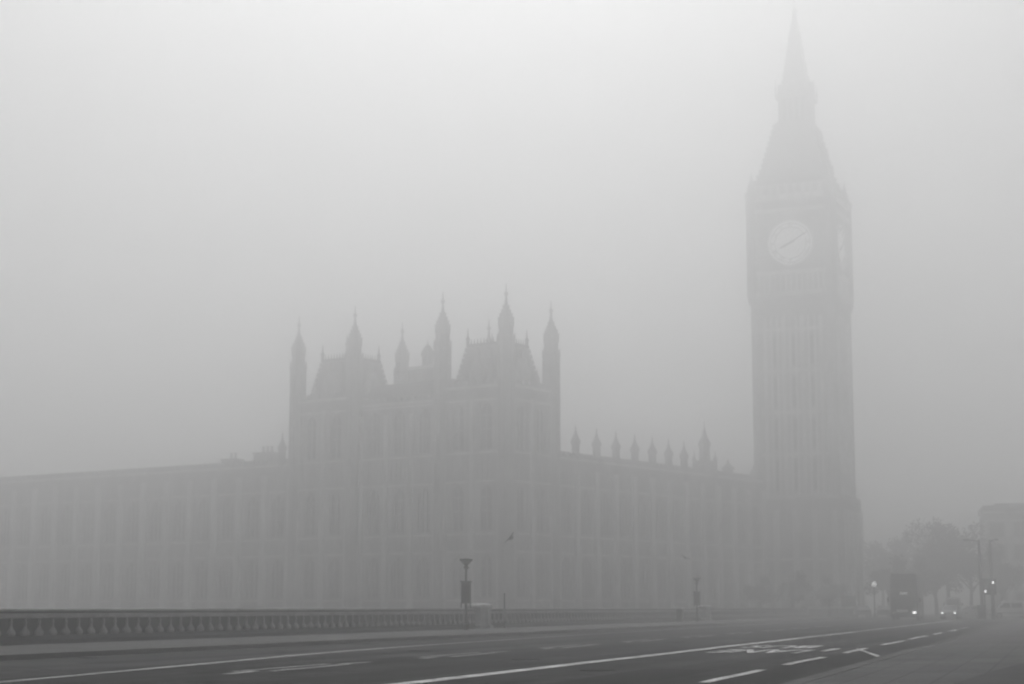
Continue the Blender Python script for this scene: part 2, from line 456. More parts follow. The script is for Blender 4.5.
t9.lathe([(.8, 2.4), (.76, 4.4), (.92, 4.55), (.95, 5.0), (.7, 5.4), (.42, 5.9), (.2, 6.7), (.26, 6.85), (.1, 7.1), (.03, 8.4)], 8, STONE)
t9.build('stair_turret', nwo, loc=(51.4, 1.2, 20.0))

# corner pavilion: two square towers and the range between them
def turret_mb(zt, r=1.05, zb=ZG, st=None):
    """full-height octagonal turret, ogee cap and finial reaching zt"""
    st = st or STONE
    a = zt - 12.0
    mb = MB()
    rings = []
    z = zb
    for zz in (2.0, 8.0, 10.2, 16.7, 19.3, 27.6, 30.4):
        if zz < a - .6: rings += [(r, zz - .12), (r + .13, zz - .1), (r + .13, zz + .1), (r, zz + .12)]
    mb.lathe([(r, zb)] + rings + [(r, a + 4.5), (r + .1, a + 4.6), (r + .1, a + 4.85), (r * .82, a + 5.1), (r * .78, a + 6.4), (r * .96, a + 6.6), (r * .99, a + 7.3),
              (r * .86, a + 7.7), (r * .66, a + 8.2), (r * .44, a + 8.7), (r * .28, a + 9.2), (r * .18, a + 9.7), (r * .12, a + 10.4),
              (r * .26, a + 10.62), (r * .26, a + 10.8), (r * .1, a + 11.0), (r * .05, a + 12.0)], 8, st)
    # slender ribs on the angles of the shaft and lantern, crockets up the cap
    for k in range(8):
        t = math.pi / 8 + k * math.pi / 4
        for f, dz in ((.92, 7.62), (.72, 8.12), (.5, 8.62), (.34, 9.12)):
            x, y = (r * f + .03) * math.cos(t), (r * f + .03) * math.sin(t)
            mb.box(x - .08, x + .08, y - .08, y + .08, a + dz - .1, a + dz + .12, st, .03, .03)
        x, y = (r + .06) * math.cos(t), (r + .06) * math.sin(t)
        mb.box(x - .1, x + .1, y - .1, y + .1, a + 4.7, a + 5.7, st, .06, .06)
        x, y = (r + .02) * math.cos(t), (r + .02) * math.sin(t)
        mb.box(x - .07, x + .07, y - .07, y + .07, 20.0, a + 4.5, st)
        x, y = r * .8 * math.cos(t), r * .8 * math.sin(t)
        mb.box(x - .07, x + .07, y - .07, y + .07, a + 4.9, a + 6.6, st, .02, .02)
    return mb
FA = [(2.5, 7.7), (10.6, 16.3), (20.6, 26.4)]
def pavilion_tower(y0, zts):
    """square tower on the river front with its north side towards -y"""
    s = 9.9
    mb = MB()
    sr = facade(mb, TR, y0 + .6, y0 + s - .6, 2, FA, ZG, 28.2, .35, 1.8, pier=.4, pierproud=.3)
    sn = facade(mb, TN, .6, s - .6, 2, FA, ZG, 28.2, .35 - y0, 1.8, pier=.4, pierproud=.3)
    mb.box(.153, s + .3, y0 + .153, y0 + s + .3, ZG, 28.4, STONE)
    # parapet on the two far sides
    mb.box(s + .1, s + .45, y0, y0 + s + .3, 28.402, 29.4, STONE); mb.box(.3, s, y0 + s + .05, y0 + s + .4, 28.403, 29.4, STONE)
    o = mb.build('pavilion_tower', palace)
    put_windows(o, sr, TR, .35, 1.8, True); put_windows(o, sn, TN, .35 - y0, 1.8, False)
    for (x, y), zt in zip(((0, 0), (0, s), (s, 0), (s, s)), zts):
        turret_mb(zt).build('turret', o, loc=(x, y0 + y, 0))
    r = MB()
    r.box(1.3, s - 1.0, y0 + 1.0, y0 + s - 1.0, 28.5, 34.0, SLATE, 1.15, 1.15)
    r.box(2.3, s - 2.0, y0 + 2.0, y0 + s - 2.0, 33.95, 34.3, IRON, .05, .05)
    # iron cresting
    n = 12
    for k in range(n):
        f = k / (n - 1)
        for (x, y) in ((2.45, y0 + 2.2 + f * (s - 4.4)), (2.45 + f * (s - 4.6), y0 + 2.2)):
            r.box(x - .07, x + .07, y - .07, y + .07, 34.2, 34.95, IRON, .05, .05)
    for (x, y) in ((2.4, 2.2), (2.4, s - 2.2), (s - 2.3, 2.2), (s - 2.3, s - 2.2)):
        r.lathe([(.22, 34.0), (.22, 34.8), (.32, 34.95), (.12, 35.3), (.03, 36.4)], 6, IRON, x, y0 + y)
    for sx in (0, 1):
        for sy in (0, 1):
            for k in range(8):
                f = k / 8; i_ = 1.15 * f
                x = 1.3 + i_ if sx == 0 else s - 1.0 - i_; y = y0 + (1.0 + i_ if sy == 0 else s - 1.0 - i_); z = 28.5 + 5.5 * f
                r.box(x - .18, x + .18, y - .18, y + .18, z, z + .55, SLATE, .1, .1)
    for T, off in ((TR, -1.3), (TN, -1.0 - y0)):
        c0 = y0 if T is TR else 0
        for z, n, dd in ((30.4, 3, .45), (32.2, 2, .8)):
            for k in range(n):
                t = c0 + s * .5 + (k - (n - 1) / 2) * 1.9
                r.prism([(t - .4, z), (t + .4, z), (t + .4, z + .8), (t, z + 1.5), (t - .4, z + .8)], off - dd - .6, off - dd + .35, SLATE, T)
    r.build('roof', o)
    for (x, y) in ((.3, 2.6), (.3, 7.2), (2.6, .3), (7.2, .3)):
        pinnacle_mb(.3, 0, 3.0).build('pinnacle', o, loc=(x, y0 + y, 28.3))
    # gabled dormers against the roof
    for T, c in ((TR, y0 + s * .5), (TN, s * .5)):
        d = MB(); off = -1.0 if T is TR else -1.0 - y0
        d.prism([(c - 1.1, 28.45), (c + 1.1, 28.45), (c + 1.1, 30.6), (c, 32.3), (c - 1.1, 30.6)], off - 1.2, off + .5, STONE, T)
        d.build('dormer', o)
    # pinnacles midway along each side
    for (x, y, h, rr) in ((9.4, 5.0, 7.2, .5), (-.2, 5.0, 3.6, .4), (5.0, 9.6, 5.0, .4)):
        pinnacle_mb(rr, 0, h).build('pinnacle', o, loc=(x, y0 + y, 28.3))
    return o
pavilion_tower(0.0, (41.0, 41.0, 40.2, 38.8))
pavilion_tower(24.5, (40.6, 40.2, 39.7, 38.8))
mb = MB()
sp = facade(mb, TR, 10.95, 23.4, 3, FA, ZG, 27.0, -0.3, 2.0, pier=.4, pierproud=.3)
mb.box(.803, 11, 10.4, 24.1, ZG, 27.1, STONE)
mid = mb.build('pavilion_range', palace)
put_windows(mid, sp, TR, -0.3, 2.0, True)
mb = MB(); mb.box(1.6, 10.6, 10.5, 24.0, 27.102, 30.2, SLATE, 1.6, .2); mb.build('roof', mid)
mb = MB(); mb.box(5.2, 8.2, 15.6, 19.6, 28.0, 32.2, STONE); mb.box(5.0, 8.4, 15.4, 19.8, 32.201, 32.6, STONE_P)
mb.lathe([(.75, 32.6), (.75, 34.0), (.95, 34.1), (.95, 34.4), (.7, 34.9), (.35, 35.4), (.1, 35.6), (.03, 36.2)], 8, STONE, 6.6, 17.5)
mb.build('chimney_stack', mid)
# terrace wall and lower terrace between palace and river
mb = MB(); mb.box(-10.3, -9.9, -20, 130, -6.9, 0.2, GRAN); mb.box(-10.4, -9.8, -20, 130, .201, .45, GRAN)
to = mb.build('terrace_wall', loc=(PC[0], PC[1], 0), rz=PR)
tag(to, 'stone river wall at the foot of the palace, behind the bridge parapet', 'wall')

# ------------------------------------------------------------------ clock tower
ct = tag(empty('clock_tower', (45.95, 282.0, 0), R(68)), 'tall square clock tower with spire, upper part fading into fog', 'clock tower')
hw = 6.2
mb = MB()
mb.box(-hw, hw, -hw, hw, 18.2, 49.2, STONE)
for sx in (-1, 1):
    for sy in (-1, 1):
        mb.lathe([(.95, 18.2), (.95, 49.1)], 8, STONE, sx * (hw - .45), sy * (hw - .45))
faces = [(lambda t, d, z: (-d, t, z)), (lambda t, d, z: (t, -d, z)), (lambda t, d, z: (d, t, z)), (lambda t, d, z: (t, d, z))]
lev = [18.2, 24.5, 31, 37.5, 44]
for T in faces:
    for k in range(10):
        t = -4.4 + k * 8.8 / 9
        mb.box(t - .16 - (.12 if k % 3 == 0 else 0), t + .16 + (.12 if k % 3 == 0 else 0), hw - .1, hw + (.38 if k % 3 == 0 else .22), 18.3, 46.0, STONE_P, T=T)
    for z in lev: mb.box(-5.2, 5.2, hw - .1, hw + .42, z - .25, z + .25, STONE_P, T=T)
    mb.box(-5.2, 5.2, hw - .1, hw + .45, 46.0, 48.6, STONE, T=T)
shaft = mb.build('shaft', ct)
def slit():
    m = MB(); m.box(-.26, .26, -.02, .06, 0, 4.6, GLASS); m.box(-.3, .3, -.1, .05, 2.2, 2.36, STONE); return m
s0 = None
for fi, rz in ((0, -math.pi / 2), (1, 0)):
    for z in lev[:4]:
        for k in (0, 1, 2):
            t = -4.4 + (k * 3 + 1.5) * 8.8 / 9
            p = faces[fi](t, hw + .03, z + .9)
            if s0 is None: s0 = slit().build('window', shaft, loc=p, rz=rz)
            else: dup(s0, shaft, p, rz)
mb = MB(); bw_ = 7.2
mb.box(-bw_, bw_, -bw_, bw_, -.4, 17.6, STONE, .0, .0); mb.box(-bw_ - .15, bw_ + .15, -bw_ - .15, bw_ + .15, 17.601, 18.25, STONE_P, .3, .3)
for T in faces:
    for k in range(5):
        t = -6.0 + k * 3.0; mb.box(t - .45, t + .45, bw_ - .05, bw_ + .35, -.4, 16.0, STONE_P, T=T)
    mb.box(-6.2, 6.2, bw_ - .05, bw_ + .25, 8.2, 8.7, STONE_P, T=T)
base = mb.build('base', ct)
# clock stage
mb = MB(); cs = 6.45
mb.box(-cs, cs, -cs, cs, 49.202, 65.2, STONE)
for sx in (-1, 1):
    for sy in (-1, 1):
        mb.lathe([(.75, 48.2), (1.0, 49.5), (1.0, 65.3), (1.2, 65.5), (1.2, 65.9), (.8, 66.1), (.6, 67.2), (.3, 68.0), (.05, 69.6)], 8, STONE, sx * (cs - .3), sy * (cs - .3))
for T in faces:
    mb.box(-5.6, 5.6, cs - .1, cs + .4, 49.3, 50.0, STONE_P, T=T); mb.box(-5.6, 5.6, cs - .1, cs + .3, 52.7, 53.3, STONE_P, T=T)
    mb.box(-5.6, 5.6, cs - .1, cs + .4, 62.6, 63.2, STONE_P, T=T); mb.box(-5.6, 5.6, cs - .1, cs + .55, 64.6, 65.4, STONE_P, T=T)
    for k in range(13):
        t = -5.1 + k * .85; mb.box(t - .15, t + .15, cs - .1, cs + .2, 50.1, 52.6, STONE_P, T=T); mb.box(t - .15, t + .15, cs - .1, cs + .2, 63.25, 64.55, STONE, T=T)
    for sg in (-1, 1): mb.box(sg * 4.7 - .5, sg * 4.7 + .5, cs - .1, cs + .35, 53.35, 62.55, STONE, T=T)
stage = mb.build('clock_stage', ct)
def disc(mb, T, r0, r1, d0, d1, mat, zc, n=48):
    vs = []; fs = []
    for k in range(n):
        a = 2 * math.pi * k / n
        for r in (r0, r1):
            for d in (d0, d1): vs.append(T(r * math.sin(a), d, zc + r * math.cos(a)))
    for k in range(n):
        a = 4 * k; b = 4 * ((k + 1) % n)
        fs += [(a, a + 2, b + 2, b), (a + 1, b + 1, b + 3, a + 3), (a + 2, a + 3, b + 3, b + 2), (a, b, b + 1, a + 1)]
    mb.add(vs, fs, mat)
ROM = ['XII', 'I', 'II', 'III', 'IV', 'V', 'VI', 'VII', 'VIII', 'IX', 'X', 'XI']
def clock(fi):
    Tb = faces[fi]; flip = -1 if fi in (0, 3) else 1    # so that the dial reads clockwise from outside
    T = (lambda t, d, z: Tb(flip * t, d, z))
    zc = 57.6
    m = MB(); poly = [(3.45 * math.sin(2 * math.pi * k / 48), zc + 3.45 * math.cos(2 * math.pi * k / 48)) for k in range(48)]
    m.prism(poly, cs - .05, cs + .12, DIAL, T)
    dial = m.build('clock_dial', ct)
    m = MB(); disc(m, T, 3.45, 3.68, cs - .02, cs + .3, STONE_P, zc); m.build('dial_rim', dial)
    m = MB()
    def bar(x0, z0, x1, z1, w):
        dx, dz = x1 - x0, z1 - z0; l = math.hypot(dx, dz); ux, uz = -dz / l * w, dx / l * w
        m.prism([(x0 + ux, zc + z0 + uz), (x1 + ux, zc + z1 + uz), (x1 - ux, zc + z1 - uz), (x0 - ux, zc + z0 - uz)], cs + .121, cs + .17, SLATE, T)
    for k, s in enumerate(ROM):
        a = k * R(30); wd = {'I': .17, 'V': .34, 'X': .34}
        tot = sum(wd[c] for c in s); x = -tot / 2
        def pt(lx, lr): 
            return (lx * math.cos(a) + lr * math.sin(a), -lx * math.sin(a) + lr * math.cos(a))
        for c in s:
            w = wd[c]; r0, r1 = 2.45, 3.15
            strokes = {'I': [((x + w / 2, r0), (x + w / 2, r1))], 'V': [((x + w / 2, r0), (x + .04, r1)), ((x + w / 2, r0), (x + w - .04, r1))],
                       'X': [((x + .04, r0), (x + w - .04, r1)), ((x + w - .04, r0), (x + .04, r1))]}[c]
            for p, q_ in strokes: bar(*pt(*p), *pt(*q_), .035)
            x += w
    disc(m, T, 3.08, 3.2, cs + .122, cs + .165, SLATE, zc); disc(m, T, 2.42, 2.52, cs + .122, cs + .165, SLATE, zc)
    m.build('chapter_ring', dial)
    for nm, ang, ln, tail, w in (('minute_hand', 58, 3.0, .8, .13), ('hour_hand', 245, 2.0, .6, .2)):
        m = MB(); a = R(ang); zo = .2 if nm == 'minute_hand' else .26
        sx, sz = math.sin(a), math.cos(a)
        m.prism([(-tail * sx - w * sz, zc - tail * sz + w * sx), (ln * .8 * sx - w * .8 * sz, zc + ln * .8 * sz + w * .8 * sx), (ln * sx, zc + ln * sz), (ln * .8 * sx + w * .8 * sz, zc + ln * .8 * sz - w * .8 * sx), (-tail * sx + w * sz, zc - tail * sz - w * sx)], cs + zo, cs + zo + .05, DARK, T)
        m.build(nm, dial)
clock(0); clock(1)
# belfry, roof, lantern, spire
def frust(mb, z0, h0, z1, h1, mat):
    mb.add([(-h0, -h0, z0), (h0, -h0, z0), (h0, h0, z0), (-h0, h0, z0), (-h1, -h1, z1), (h1, -h1, z1), (h1, h1, z1), (-h1, h1, z1)],
           [(0, 3, 2, 1), (4, 5, 6, 7), (0, 1, 5, 4), (1, 2, 6, 5), (2, 3, 7, 6), (3, 0, 4, 7)], mat)
mb = MB(); mb.box(-5.7, 5.7, -5.7, 5.7, 65.202, 67.4, STONE)
for T in faces:
    for k in range(8):
        t = -4.6 + k * 1.314; mb.box(t - .2, t + .2, 5.6, 5.9, 65.3, 67.2, STONE_P, T=T)
mb.build('belfry', ct)
mb = MB(); frust(mb, 67.402, 5.9, 70.0, 4.9, SLATE); frust(mb, 69.99, 4.9, 78.0, 3.0, SLATE)
for T in faces:
    for z, n, w, hh in ((70.0, 5, .55, 1.7), (73.0, 4, .45, 1.5), (75.7, 3, .4, 1.3)):
        ex = 4.9 - (z - 70) * .2375
        for k in range(n):
            t = (k - (n - 1) / 2) * (ex * 1.55 / n)
            mb.prism([(t - w / 2, z), (t + w / 2, z), (t + w / 2, z + hh * .6), (t, z + hh), (t - w / 2, z + hh * .6)], ex - 1.2, ex + .16, SLATE, T)
    for k in range(13):
        t = -5.7 + k * .95; mb.box(t - .07, t + .07, 5.85, 5.98, 67.45, 68.2, SLATE, .03, .03, T=T)
for sx in (-1, 1):
    for sy in (-1, 1):
        for k in range(11):
            z = 67.8 + k * .95; e_ = 5.9 - (z - 67.4) * .38 if z < 70 else 4.9 - (z - 70) * .2375
            mb.box(sx * e_ - .16, sx * e_ + .16, sy * e_ - .16, sy * e_ + .16, z, z + .4, SLATE, .08, .08)
mb.build('roof', ct)
mb = MB(); mb.box(-2.2, 2.2, -2.2, 2.2, 78.002, 82.2, DARK)
for T in faces:
    for k in range(5):
        t = -2.0 + k * 1.0; mb.box(t - .18, t + .18, 2.15, 2.5, 78.0, 82.0, SLATE, T=T)
    mb.box(-2.6, 2.6, 2.2, 2.62, 77.9, 78.4, SLATE, T=T)
mb.build('lantern', ct)
mb = MB(); frust(mb, 82.202, 2.9, 84.5, 1.9, SLATE); frust(mb, 84.49, 1.9, 96.5, .3, SLATE)
for T in faces:
    mb.prism([(-.8, 82.3), (.8, 82.3), (.8, 83.3), (0, 85.2), (-.8, 83.3)], 1.6, 2.95, SLATE, T)
    for z, w in ((86.5, .5), (89.5, .4), (92.2, .3)):
        ex = 1.9 - (z - 84.5) * .1333
        mb.prism([(-w / 2, z), (w / 2, z), (w / 2, z + .7), (0, z + 1.3), (-w / 2, z + .7)], ex - .6, ex + .14, SLATE, T)
for sx in (-1, 1):
    for sy in (-1, 1):
        mb.lathe([(.14, 82.2), (.14, 83.4), (.22, 83.5), (.1, 83.9), (.03, 85.3)], 6, SLATE, sx * 2.75, sy * 2.75)
        for k in range(9):
            z = 85 + k * 1.2; e_ = 1.9 - (z - 84.5) * .1333
            mb.box(sx * e_ - .12, sx * e_ + .12, sy * e_ - .12, sy * e_ + .12, z, z + .35, SLATE, .05, .05)
mb.lathe([(.25, 96.4), (.45, 97.0), (.45, 97.4), (.12, 97.9), (.06, 100.5)], 8, SLATE)
mb.build('spire', ct)
# low range beside the tower foot (between palace wing and the street)
mb = MB()
sp = facade(mb, TN, 0, 7.6, 2, [(2.2, 6.0)], -.3, 9.0, 0, 1.8, pier=.35)
mb.box(0, 7.6, .503, 8, -.3, 9.0, STONE)
lo = mb.build('stone_lodge', loc=W(84.4, -3.0, 0), rz=PR)
put_windows(lo, sp, TN, 0, 1.8, False)
tag(lo, 'low grey stone range with battlements at the foot of the clock tower', 'building')

# ------------------------------------------------------------------ parapet
PL = 28.55
t_end = tL(806, PL)
par = tag(empty('bridge_parapet', B(PL, 0, 0.115), BR), 'long cast-iron bridge parapet with pale balusters and flat rail', 'parapet')
T0 = 20.0
# local: x along the bridge, y left (away from the road) => road side is -y
X3 = lambda a, d, b: (d, a, b)
mb = MB(); mb.prism([(-.2, .94), (-.25, .955), (-.25, 1.0), (-.18, 1.02), (.18, 1.02), (.25, 1.0), (.25, .955), (.2, .94)], T0, t_end, RAIL, X3); mb.build('rail', par)
mb = MB(); mb.prism([(-.13, .88), (-.13, .9399), (.13, .9399), (.13, .88)], T0, t_end, IRON, X3); mb.build('moulding', par)
mb = MB(); mb.prism([(-.2, .74), (-.24, .765), (-.24, .85), (-.2, .8799), (.2, .8799), (.2, .74)], T0, t_end, RAIL, X3); mb.build('rail', par)
mb = MB(); mb.box(T0, t_end, .02, .12, .2, .739, IRON); mb.build('back_panel', par)
mb = MB(); mb.prism([(-.3, 0), (-.3, .12), (-.2, .24), (.2, .24), (.2, 0)], T0, t_end, IRON, lambda a, d, b: (d, a, b)); mb.build('plinth', par)
bal = MB()
bal.lathe([(.11, 0), (.15, .02), (.17, .07), (.15, .14), (.09, .2), (.055, .26), (.05, .36), (.07, .4), (.04, .43), (.045, .5)], 8, IRON_P, sy=.75)
pitch = .74
tb = tL(-6, PL)
b0 = bal.build('baluster', par, smooth=True, loc=(tb, -.1, .238))
n1 = 100
for k in range(1, n1): dup(b0, par, (tb + k * pitch, -.1, .238))
rest = MB(); k = n1
while tb + k * pitch < t_end - .5:
    rest.lathe([(.11, 0), (.17, .07), (.09, .2), (.05, .3), (.07, .4), (.045, .5)], 6, IRON_P, tb + k * pitch, -.1, .238, sy=.75); k += 1
ro = rest.build('balusters', par); ro['kind'] = 'stuff'

# stone pedestals and the posts before them
def pedestal(t):
    e = tag(empty('stone_pedestal', B(PL - .3, t, .115), BR), None, 'pedestal', 'stone pedestals along the bridge parapet')
    mb = MB(); mb.lathe([(.72, 0), (.72, .16), (.58, .22), (.58, .98), (.64, 1.06)], 8, GRAN); mb.build('shaft', e)
    mb = MB(); mb.lathe([(.66, 1.061), (.7, 1.09), (.7, 1.17), (.5, 1.24), (.2, 1.29)], 8, STONE_P); mb.build('cap', e)
    return e
p1 = pedestal(tL(479.5, PL - .3)); p1['label'] = 'nearer octagonal stone pedestal set in the bridge parapet'
p2 = copy_tree(p1); p2.location = B(PL - .3, tL(703.5, PL - .3), .115); p2['label'] = 'farther octagonal stone pedestal set in the parapet, pale cap'
def post(h):
    e = empty('lantern_post')
    mb = MB(); mb.lathe([(.13, 0), (.13, .25), (.075, .32), (.06, 1.2), (.055, h - .32)], 10, DARK); mb.build('pole', e)
    z1 = 2.25
    mb = MB(); mb.box(-.23, .23, -.17, .17, 1.25, z1, DARK); mb.box(-.27, .27, -.21, .21, z1 + .001, z1 + .06, DARK)
    mb.box(-.25, -.2, -.19, -.13, 1.05, 1.249, DARK); mb.box(.2, .25, -.19, -.13, 1.05, 1.249, DARK)
    mb.box(-.18, .18, -.185, -.171, 1.32, 2.15, IRON); mb.build('cabinet', e)
    mb = MB(); mb.lathe([(.06, h - .38), (.13, h - .34), (.13, h - .27), (.07, h - .22)], 10, DARK); mb.build('collar', e)
    mb = MB(); mb.lathe([(.06, h - .215), (.14, h - .14), (.27, h), (.34, h + .06), (.32, h + .1), (.1, h + .12)], 10, IRON); mb.build('lantern_head', e)
    return e
po = post(3.25); po.location = B(PL - 1.4, tL(466, PL - 1.4), .115); po.rotation_euler[2] = 0
tag(po, 'dark post with a box cabinet and flared head, beside the nearer pedestal', 'post', 'dark cabinet posts along the parapet')
q2 = copy_tree(po); q2.location = B(PL - 1.4, tL(697, PL - 1.4), .115); q2['label'] = 'dark post with box cabinet beside the farther pedestal'
# slim marker post and bin by the parapet
e = tag(empty('marker_post', B(PL - .9, tL(504.5, PL - .9), .115)), 'slim pale post standing right of the nearer pedestal', 'post')
mb = MB(); mb.lathe([(.05, 0), (.035, .05), (.03, 1.72), (.045, 1.74), (.03, 1.8)], 8, IRON); mb.build('pole', e)
mb = MB(); mb.box(-.07, .07, -.05, -.031, .35, 1.05, IRON_P); mb.build('plate', e)
e = tag(empty('litter_bin', B(PL - .7, tL(680, PL - .7), .115)), 'small dark litter bin against the far parapet', 'litter bin')
mb = MB(); mb.lathe([(.2, 0), (.24, .05), (.27, .75), (.29, .78), (.27, .82)], 12, DARK); mb.build('body', e)
mb = MB(); mb.lathe([(.28, .821), (.3, .86), (.2, .96), (.05, 1.0)], 12, IRON); mb.build('lid', e)

# wall beyond the end of the parapet
wa = Vector(B(PL - .1, t_end + .4)); wb = Vector((855 - 512) / 1819.6 * 226 * Vector((1, 0, 0)) + Vector((0, 226, 0)))
dr = wb - wa; wl = dr.length; wrz = math.atan2(dr.y, dr.x)
e = tag(empty('stone_wall', (wa.x, wa.y, -.15), wrz), 'low pale stone wall where the bridge parapet ends', 'wall')
mb = MB(); mb.box(0, wl, 0, .4, 0, 1.2, CONC); mb.box(-.3, .35, -.12, .52, 0, 1.3, GRAN); mb.box(wl - .5, wl + .2, -.12, .52, 0, 1.3, GRAN); mb.box(wl * .62, wl * .62 + .5, -.1, .5, 0, 1.28, GRAN); mb.build('wall', e)
mb = MB(); mb.box(-.4, wl + .3, -.18, .58, 1.301, 1.42, STONE_P); mb.build('coping', e)
mb = MB(); mb.box(wl * .42, wl * .42 + .9, -.05, .001, .25, 1.05, DARK); mb.build('recess_panel', e)
# dark board behind the wall
def at(px, Y, z=0.0, zz=0.0): 
    return ((px - 512) * (Y * math.cos(R(8.406)) + (zz - H) * math.sin(R(8.406))) / 1800, Y, z)
e = tag(empty('notice_board', at(849, 236, -.15)), 'dark board on two posts behind the low stone wall', 'notice board')
mb = MB(); mb.box(-.95, .95, -.08, .08, 1.45, 2.9, DARK); mb.build('board', e)
for s in (-.7, .7):
    mb = MB(); mb.box(s - .06, s + .06, -.05, .05, 0, 1.449, IRON); mb.build('leg', e)

# ------------------------------------------------------------------ vehicles (local: +x forward)
def wheel(parent, x, y, r=.31, w=.2):
    o = MB()
    vs = []; n = 16
    o.prism([(r * math.cos(2 * math.pi * k / n), r * math.sin(2 * math.pi * k / n)) for k in range(n)], -w / 2, w / 2, TYRE, lambda a, d, b: (a, d, b))
    t = o.build('wheel', parent, loc=(x, y, r))
    o = MB(); o.prism([(r * .62 * math.cos(2 * math.pi * k / 12), r * .62 * math.sin(2 * math.pi * k / 12)) for k in range(12)], -w / 2 - .012, w / 2 + .012, CHROME, lambda a, d, b: (a, d, b))
    o.build('rim', t)
def shell(mb, prof, hw, mat, tumble=0.0, zt=1.0):
    """side profile (x, z) lofted across the width with rounded flanks"""
    n = len(prof); zs = [p[1] for p in prof]; zmin, zmax = min(zs), max(zs)
    vs = []
    for y, k in ((-1, .965), (-.93, 1.0), (0, 1.0), (.93, 1.0), (1, .965)):
        cx = sum(p[0] for p in prof) / n
        for x, z in prof:
            f = (z - zmin) / (zmax - zmin)
            vs.append((cx + (x - cx) * (k if abs(y) == 1 else 1), y * (hw - tumble * f), z if abs(y) < 1 else zmin + (z - zmin) * k))
    fs = [tuple(range(n)), tuple(range(5 * n - 1, 4 * n - 1, -1))]
    for j in range(4):
        for i in range(n):
            i2 = (i + 1) % n
            fs.append((j * n + i, j * n + i2, (j + 1) * n + i2, (j + 1) * n + i))
    mb.add(vs, fs, mat)
def car(paint, lit=False, name='car'):
    e = empty(name)
    mb = MB(); shell(mb, [(2.05, .3), (2.12, .55), (2.0, .74), (.95, .92), (-1.75, .98), (-2.08, .9), (-2.12, .5), (-2.02, .28)], .87, paint); b = mb.build('body', e, bevel=.02)
    mb = MB(); shell(mb, [(1.0, .915), (.25, 1.38), (-.2, 1.45), (-1.1, 1.42), (-1.85, .985)], .8, paint, .17); mb.build('roof', e)
    # glazing, a little proud of the cabin
    mb = MB(); mb.add([(.99, -.66, .96), (.99, .66, .96), (.32, .56, 1.37), (.32, -.56, 1.37)], [(0, 1, 2, 3)], GLASS); mb.add([(.97, -.66, .96), (.97, .66, .96), (.3, .56, 1.37), (.3, -.56, 1.37)], [(3, 2, 1, 0)], GLASS); mb.build('windscreen', e)
    mb = MB(); mb.add([(-1.84, -.64, 1.03), (-1.84, .64, 1.03), (-1.2, .54, 1.37), (-1.2, -.54, 1.37)], [(0, 1, 2, 3)], GLASS); mb.build('rear_window', e)
    for s in (-1, 1):
        mb = MB(); mb.add([(.8, s * .8, 1.0), (-1.5, s * .8, 1.03), (-1.05, s * .665, 1.37), (.2, s * .665, 1.36)], [(0, 1, 2, 3)], GLASS); mb.build('side_window', e)
        mb = MB(); mb.lathe([(.1, 0), (.1, .05), (.06, .07)], 10, LIGHT if lit else CHROME); o = mb.build('headlight', e, loc=(2.04, s * .62, .64)); o.rotation_euler = (0, R(80), 0)
        mb = MB(); mb.box(-2.14, -2.06, s * .66 - .12, s * .66 + .12, .68, .86, BUSR); mb.build('tail_light', e)
        mb = MB(); mb.box(.62, .74, s * .93 - .08, s * .93 + .08, .95, 1.07, paint); mb.build('mirror', e)
        for x in (1.3, -1.3): wheel(e, x, s * .79)
    mb = MB(); mb.box(2.1, 2.135, -.26, .26, .36, .47, PLATE); mb.build('number_plate', e)
    return e
def place(o, px, Y, rz, z=-.15):
    o.location = at(px, Y, z); o.rotation_euler[2] = rz
FACE = -math.pi / 2 - PS        # facing the camera down the bridge
c = car(CARD); place(c, 862, 224, FACE + math.pi + .25, 0.0)
tag(c, 'dark car waiting beside the low stone wall, left of the globe lamp', 'car', 'dark cars by the street corner')
c2 = copy_tree(c); place(c2, 884, 228, FACE + math.pi + .1, 0.0); c2['label'] = 'dark car between the globe lamp and the bus'
c3 = car(CARP, True); place(c3, 951, 186, FACE - .05, 0.0)
tag(c3, 'grey car with both headlights on, coming towards the bridge right of the bus', 'car')
c4 = car(CARP); place(c4, 972, 231, math.pi + .3, -.02)
tag(c4, 'pale car turned side on behind the lamp columns', 'car')
def van(paint, lit=False):
    e = empty('van')
    mb = MB(); shell(mb, [(2.35, .3), (2.42, .75), (2.2, 1.02), (1.75, 1.12), (1.05, 1.78), (.7, 1.95), (-2.3, 1.98), (-2.42, 1.85), (-2.45, .4), (-2.35, .28)], .96, paint, .1); mb.build('body', e)
    mb = MB(); mb.add([(1.75, -.76, 1.17), (1.75, .76, 1.17), (1.12, .7, 1.76), (1.12, -.7, 1.76)], [(0, 1, 2, 3)], GLASS); mb.build('windscreen', e)
    for s in (-1, 1):
        for x0, x1, xt in ((.35, 1.45, .98), (-.95, .2, .2), (-2.2, -1.1, -1.1)):
            mb = MB(); mb.add([(x0, s * .93, 1.2), (x1, s * .93, 1.2), (xt, s * .9, 1.7), (x0, s * .9, 1.7)], [(0, 1, 2, 3)], GLASS); mb.build('side_window', e)
        mb = MB(); mb.box(2.22, 2.42, s * .68 - .14, s * .68 + .14, .78, .98, LIGHT if lit else CHROME); mb.build('headlight', e)
        mb = MB(); mb.box(1.3, 1.42, s * 1.05 - .1, s * 1.05 + .1, 1.15, 1.4, DARK); mb.build('mirror', e)
        mb = MB(); mb.box(-2.3, 2.2, s * .968 - .004, s * .968 + .004, .62, .68, DARK); mb.build('trim', e)
        for x in (1.55, -1.45): wheel(e, x, s * .86, .34, .22)
    mb = MB(); mb.box(2.44, 2.47, -.26, .26, .45, .57, PLATE); mb.build('number_plate', e)
    return e
v = van(CARW); place(v, 1012, 196, math.pi - .04, -.02)
tag(v, 'white van side on at the right edge, nose towards the lamp columns', 'van')
